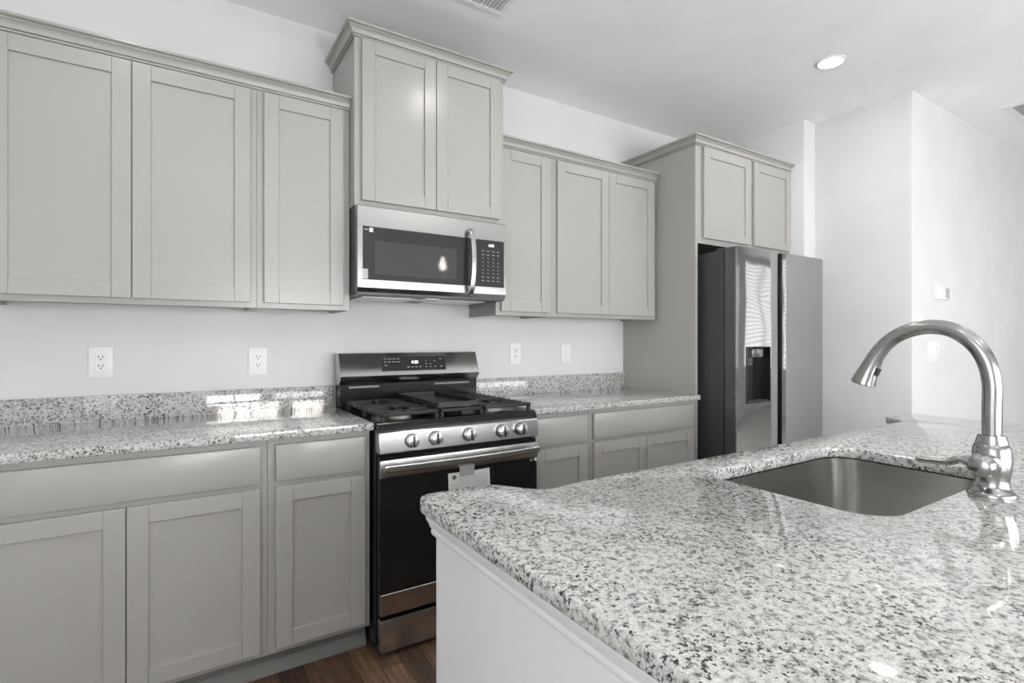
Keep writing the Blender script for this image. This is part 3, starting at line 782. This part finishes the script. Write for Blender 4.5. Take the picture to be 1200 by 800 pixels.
tube(bm, lp, [.0165 - .0060 * min(1, k / 7) for k in range(len(lp) - 1)] + [.006], 18, .8, up=(0, 0, 1)); link('handle_lever', bm, 'nickel', f)

# ------------------------------------------------------------------ outlets and switches (wall plates facing -Y)
def plate(name, label, cat, x0, x1, z0, z1, y, kind, group=None):
    r = thing(name, label, cat, ((x0 + x1) / 2, y, z0), group); xc, zc = (x0 + x1) / 2, (z0 + z1) / 2
    bm = B(); box(bm, x0, x1, y - .006, y - .0002, z0, z1, .002, 2); link('cover_plate', bm, 'plate', r)
    if kind == 'outlet':
        bm = B(); box(bm, xc - .017, xc + .017, y - .0085, y - .0061, zc - .034, zc + .034, .001); link('receptacle', bm, 'plate', r)
        bm = B()
        for s in (.018, -.018):
            for dx in (-.0065, .0065): box(bm, xc + dx - .0014, xc + dx + .0014, y - .009, y - .0084, zc + s - .001, zc + s + .008)
            lathe(bm, [(.003, 0), (.003, .0006)], (xc, y - .0084, zc + s - .007), (0, -1, 0), 10)
        link('outlet_slots', bm, 'slot', r)
    elif kind == 'switch1':
        bm = B(); box(bm, xc - .0165, xc + .0165, y - .0095, y - .0061, zc - .033, zc + .033, .0015); link('rocker', bm, 'plate', r)
    else:
        w_ = (x1 - x0)
        for xq in (x0 + w_ * .29, x0 + w_ * .71):
            bm = B(); prism(bm, [(y - .0061, zc - .033), (y - .011, zc - .033), (y - .0075, zc), (y - .0105, zc + .033), (y - .0061, zc + .033)], xq - .0165, xq + .0165, 'x'); link('rocker', bm, 'plate', r)
    return r
plate('power_outlet', 'white duplex outlet at the far left above the backsplash', 'outlet', -.954, -.874, 1.089, 1.213, 0, 'outlet')
plate('power_outlet', 'white duplex outlet on the wall just left of the range', 'outlet', -.379, -.300, 1.082, 1.203, 0, 'outlet')
plate('power_outlet', 'white duplex outlet on the wall just right of the range', 'outlet', 1.041, 1.119, 1.097, 1.221, 0, 'outlet')
plate('wall_switch', 'small white switch plate right of the outlet, near the refrigerator panel', 'switch', 1.430, 1.508, 1.098, 1.213, 0, 'switch1')
plate('wall_switch', 'white double rocker switch plate on the far wall seen under the faucet arc', 'switch', 3.345, 3.560, 1.096, 1.232, -1.293, 'switch2')
t = thing('thermostat', 'white thermostat with a small grey screen on the far right wall', 'thermostat', (3.55, -1.293, 1.49))
bm = B(); box(bm, 3.437, 3.610, -1.299, -1.2932, 1.492, 1.612, .003, 2); link('backplate', bm, 'plate', t)
bm = B(); box(bm, 3.445, 3.665, -1.312, -1.2992, 1.502, 1.592, .006, 3); link('casing', bm, 'plate', t)
bm = B(); box(bm, 3.590, 3.650, -1.3128, -1.3121, 1.515, 1.580); link('screen', bm, 'lcdgrey', t)

# ------------------------------------------------------------------ ceiling fittings
def downlight(x, y, label, watts=DOWNLIGHT_W):
    r = thing('downlight', label, 'ceiling light', (x, y, ZC), 'recessed downlights')
    bm = B(); lathe(bm, [(.074, ZC - .0003), (.074, ZC - .004), (.069, ZC - .007), (.060, ZC - .008), (.060, ZC - .0003)], (x, y, 0), n=40); link('trim_ring', bm, 'plate', r)
    bm = B(); lathe(bm, [(.0595, ZC - .0005), (.0595, ZC - .0055), (0, ZC - .006)], (x, y, 0), n=32); link('lens', bm, 'lamp', r)
    ld = bpy.data.lights.new('downlight_glow', 'AREA'); ld.shape = 'DISK'; ld.size = .115; ld.energy = watts; ld.color = (1, .975, .94)
    lo = bpy.data.objects.new('downlight_glow', ld); COL.objects.link(lo); lo.parent = r; lo.location = (0, 0, -.012)
downlight(2.37, -1.195, 'lit round recessed downlight in the ceiling near the refrigerator')
downlight(.66, -1.195, 'lit round recessed downlight in the ceiling in front of the range')
downlight(-.85, -1.195, 'lit round recessed downlight in the ceiling in front of the left cabinets')
for dx in (-.2, 1.7, 3.6): downlight(dx, -3.75, 'unseen added fill downlight in the row on the window side of the island', DOWNLIGHT_FILL_W)  # row out of view, added for frontal fill on the cabinets
downlight(5.6, -2.9, 'unseen added fill downlight in the living area past the island', DOWNLIGHT_FILL_W)  # out of view, added with the back row as fill
def register(x0, x1, y0, y1, label, bw, n, cat='vent'):
    r = thing('ceiling_vent', label, cat, ((x0 + x1) / 2, (y0 + y1) / 2, ZC))
    z = ZC; bm = B()
    for b in ((x0, x1, y0, y0 + bw), (x0, x1, y1 - bw, y1), (x0, x0 + bw, y0 + bw, y1 - bw), (x1 - bw, x1, y0 + bw, y1 - bw)): box(bm, b[0], b[1], b[2], b[3], z - .008, z - .0003, .002)
    link('frame', bm, 'plate', r)
    bm = B(); box(bm, x0 + bw, x1 - bw, y0 + bw, y1 - bw, z - .0012, z - .0004); link('backing', bm, 'grille', r)
    bm = B(); w_ = (x1 - x0 - 2 * bw)
    for k in range(n):
        x = x0 + bw + (k + .5) * w_ / n
        v = [bm.verts.new(c) for c in ((x - w_ / n * .30, y0 + bw, z - .0075), (x + w_ / n * .30, y0 + bw, z - .002), (x + w_ / n * .30, y1 - bw, z - .002), (x - w_ / n * .30, y1 - bw, z - .0075))]
        bm.faces.new(v)
    o = link('louvers', bm, 'plate', r); m_ = o.modifiers.new('thickness', 'SOLIDIFY'); m_.thickness = .001
    return r
register(.30, .63, -.80, -.572, 'white louvered supply vent in the ceiling above the raised cabinet', .028, 16)
register(3.90, 4.60, -2.05, -1.50, 'white framed return air grille in the ceiling at the right edge', .045, 40)
# pendants over the island's seating side
def pendant(x, y, label):
    r = thing('pendant_lamp', label, 'pendant light', (x, y, 1.80), 'glass pendants over the island')
    bm = B(); lathe(bm, [(.06, ZC - .0005), (.06, ZC - .02), (.01, ZC - .028), (.004, ZC - .03), (.004, 2.04), (.022, 2.038), (.024, 2.0), (.020, 1.985)], (x, y, 0), n=28); link('stem', bm, 'nickel', r)
    bm = B(); lathe(bm, [(.0, 1.865), (.018, 1.872), (.030, 1.90), (.026, 1.93), (.014, 1.955), (.012, 1.984)], (x, y, 0), n=24); link('bulb', bm, 'bulb', r)
    bm = B(); n = 36; rings = []
    for rad, z in ((.026, 2.03), (.05, 2.01), (.066, 1.96), (.07, 1.88), (.07, 1.80)):
        rings.append([bm.verts.new((x + rad * math.cos(2 * math.pi * k / n), y + rad * math.sin(2 * math.pi * k / n), z)) for k in range(n)])
    for a, b in zip(rings, rings[1:]):
        for k in range(n): bm.faces.new((a[k], a[(k + 1) % n], b[(k + 1) % n], b[k]))
    o = link('glass_shade', bm, 'glass', r); m_ = o.modifiers.new('thickness', 'SOLIDIFY'); m_.thickness = .002
pendant(1.34, -2.43, 'clear glass pendant with a lit bulb over the far half of the island')
pendant(.22, -2.43, 'clear glass pendant with a lit bulb over the near half of the island')
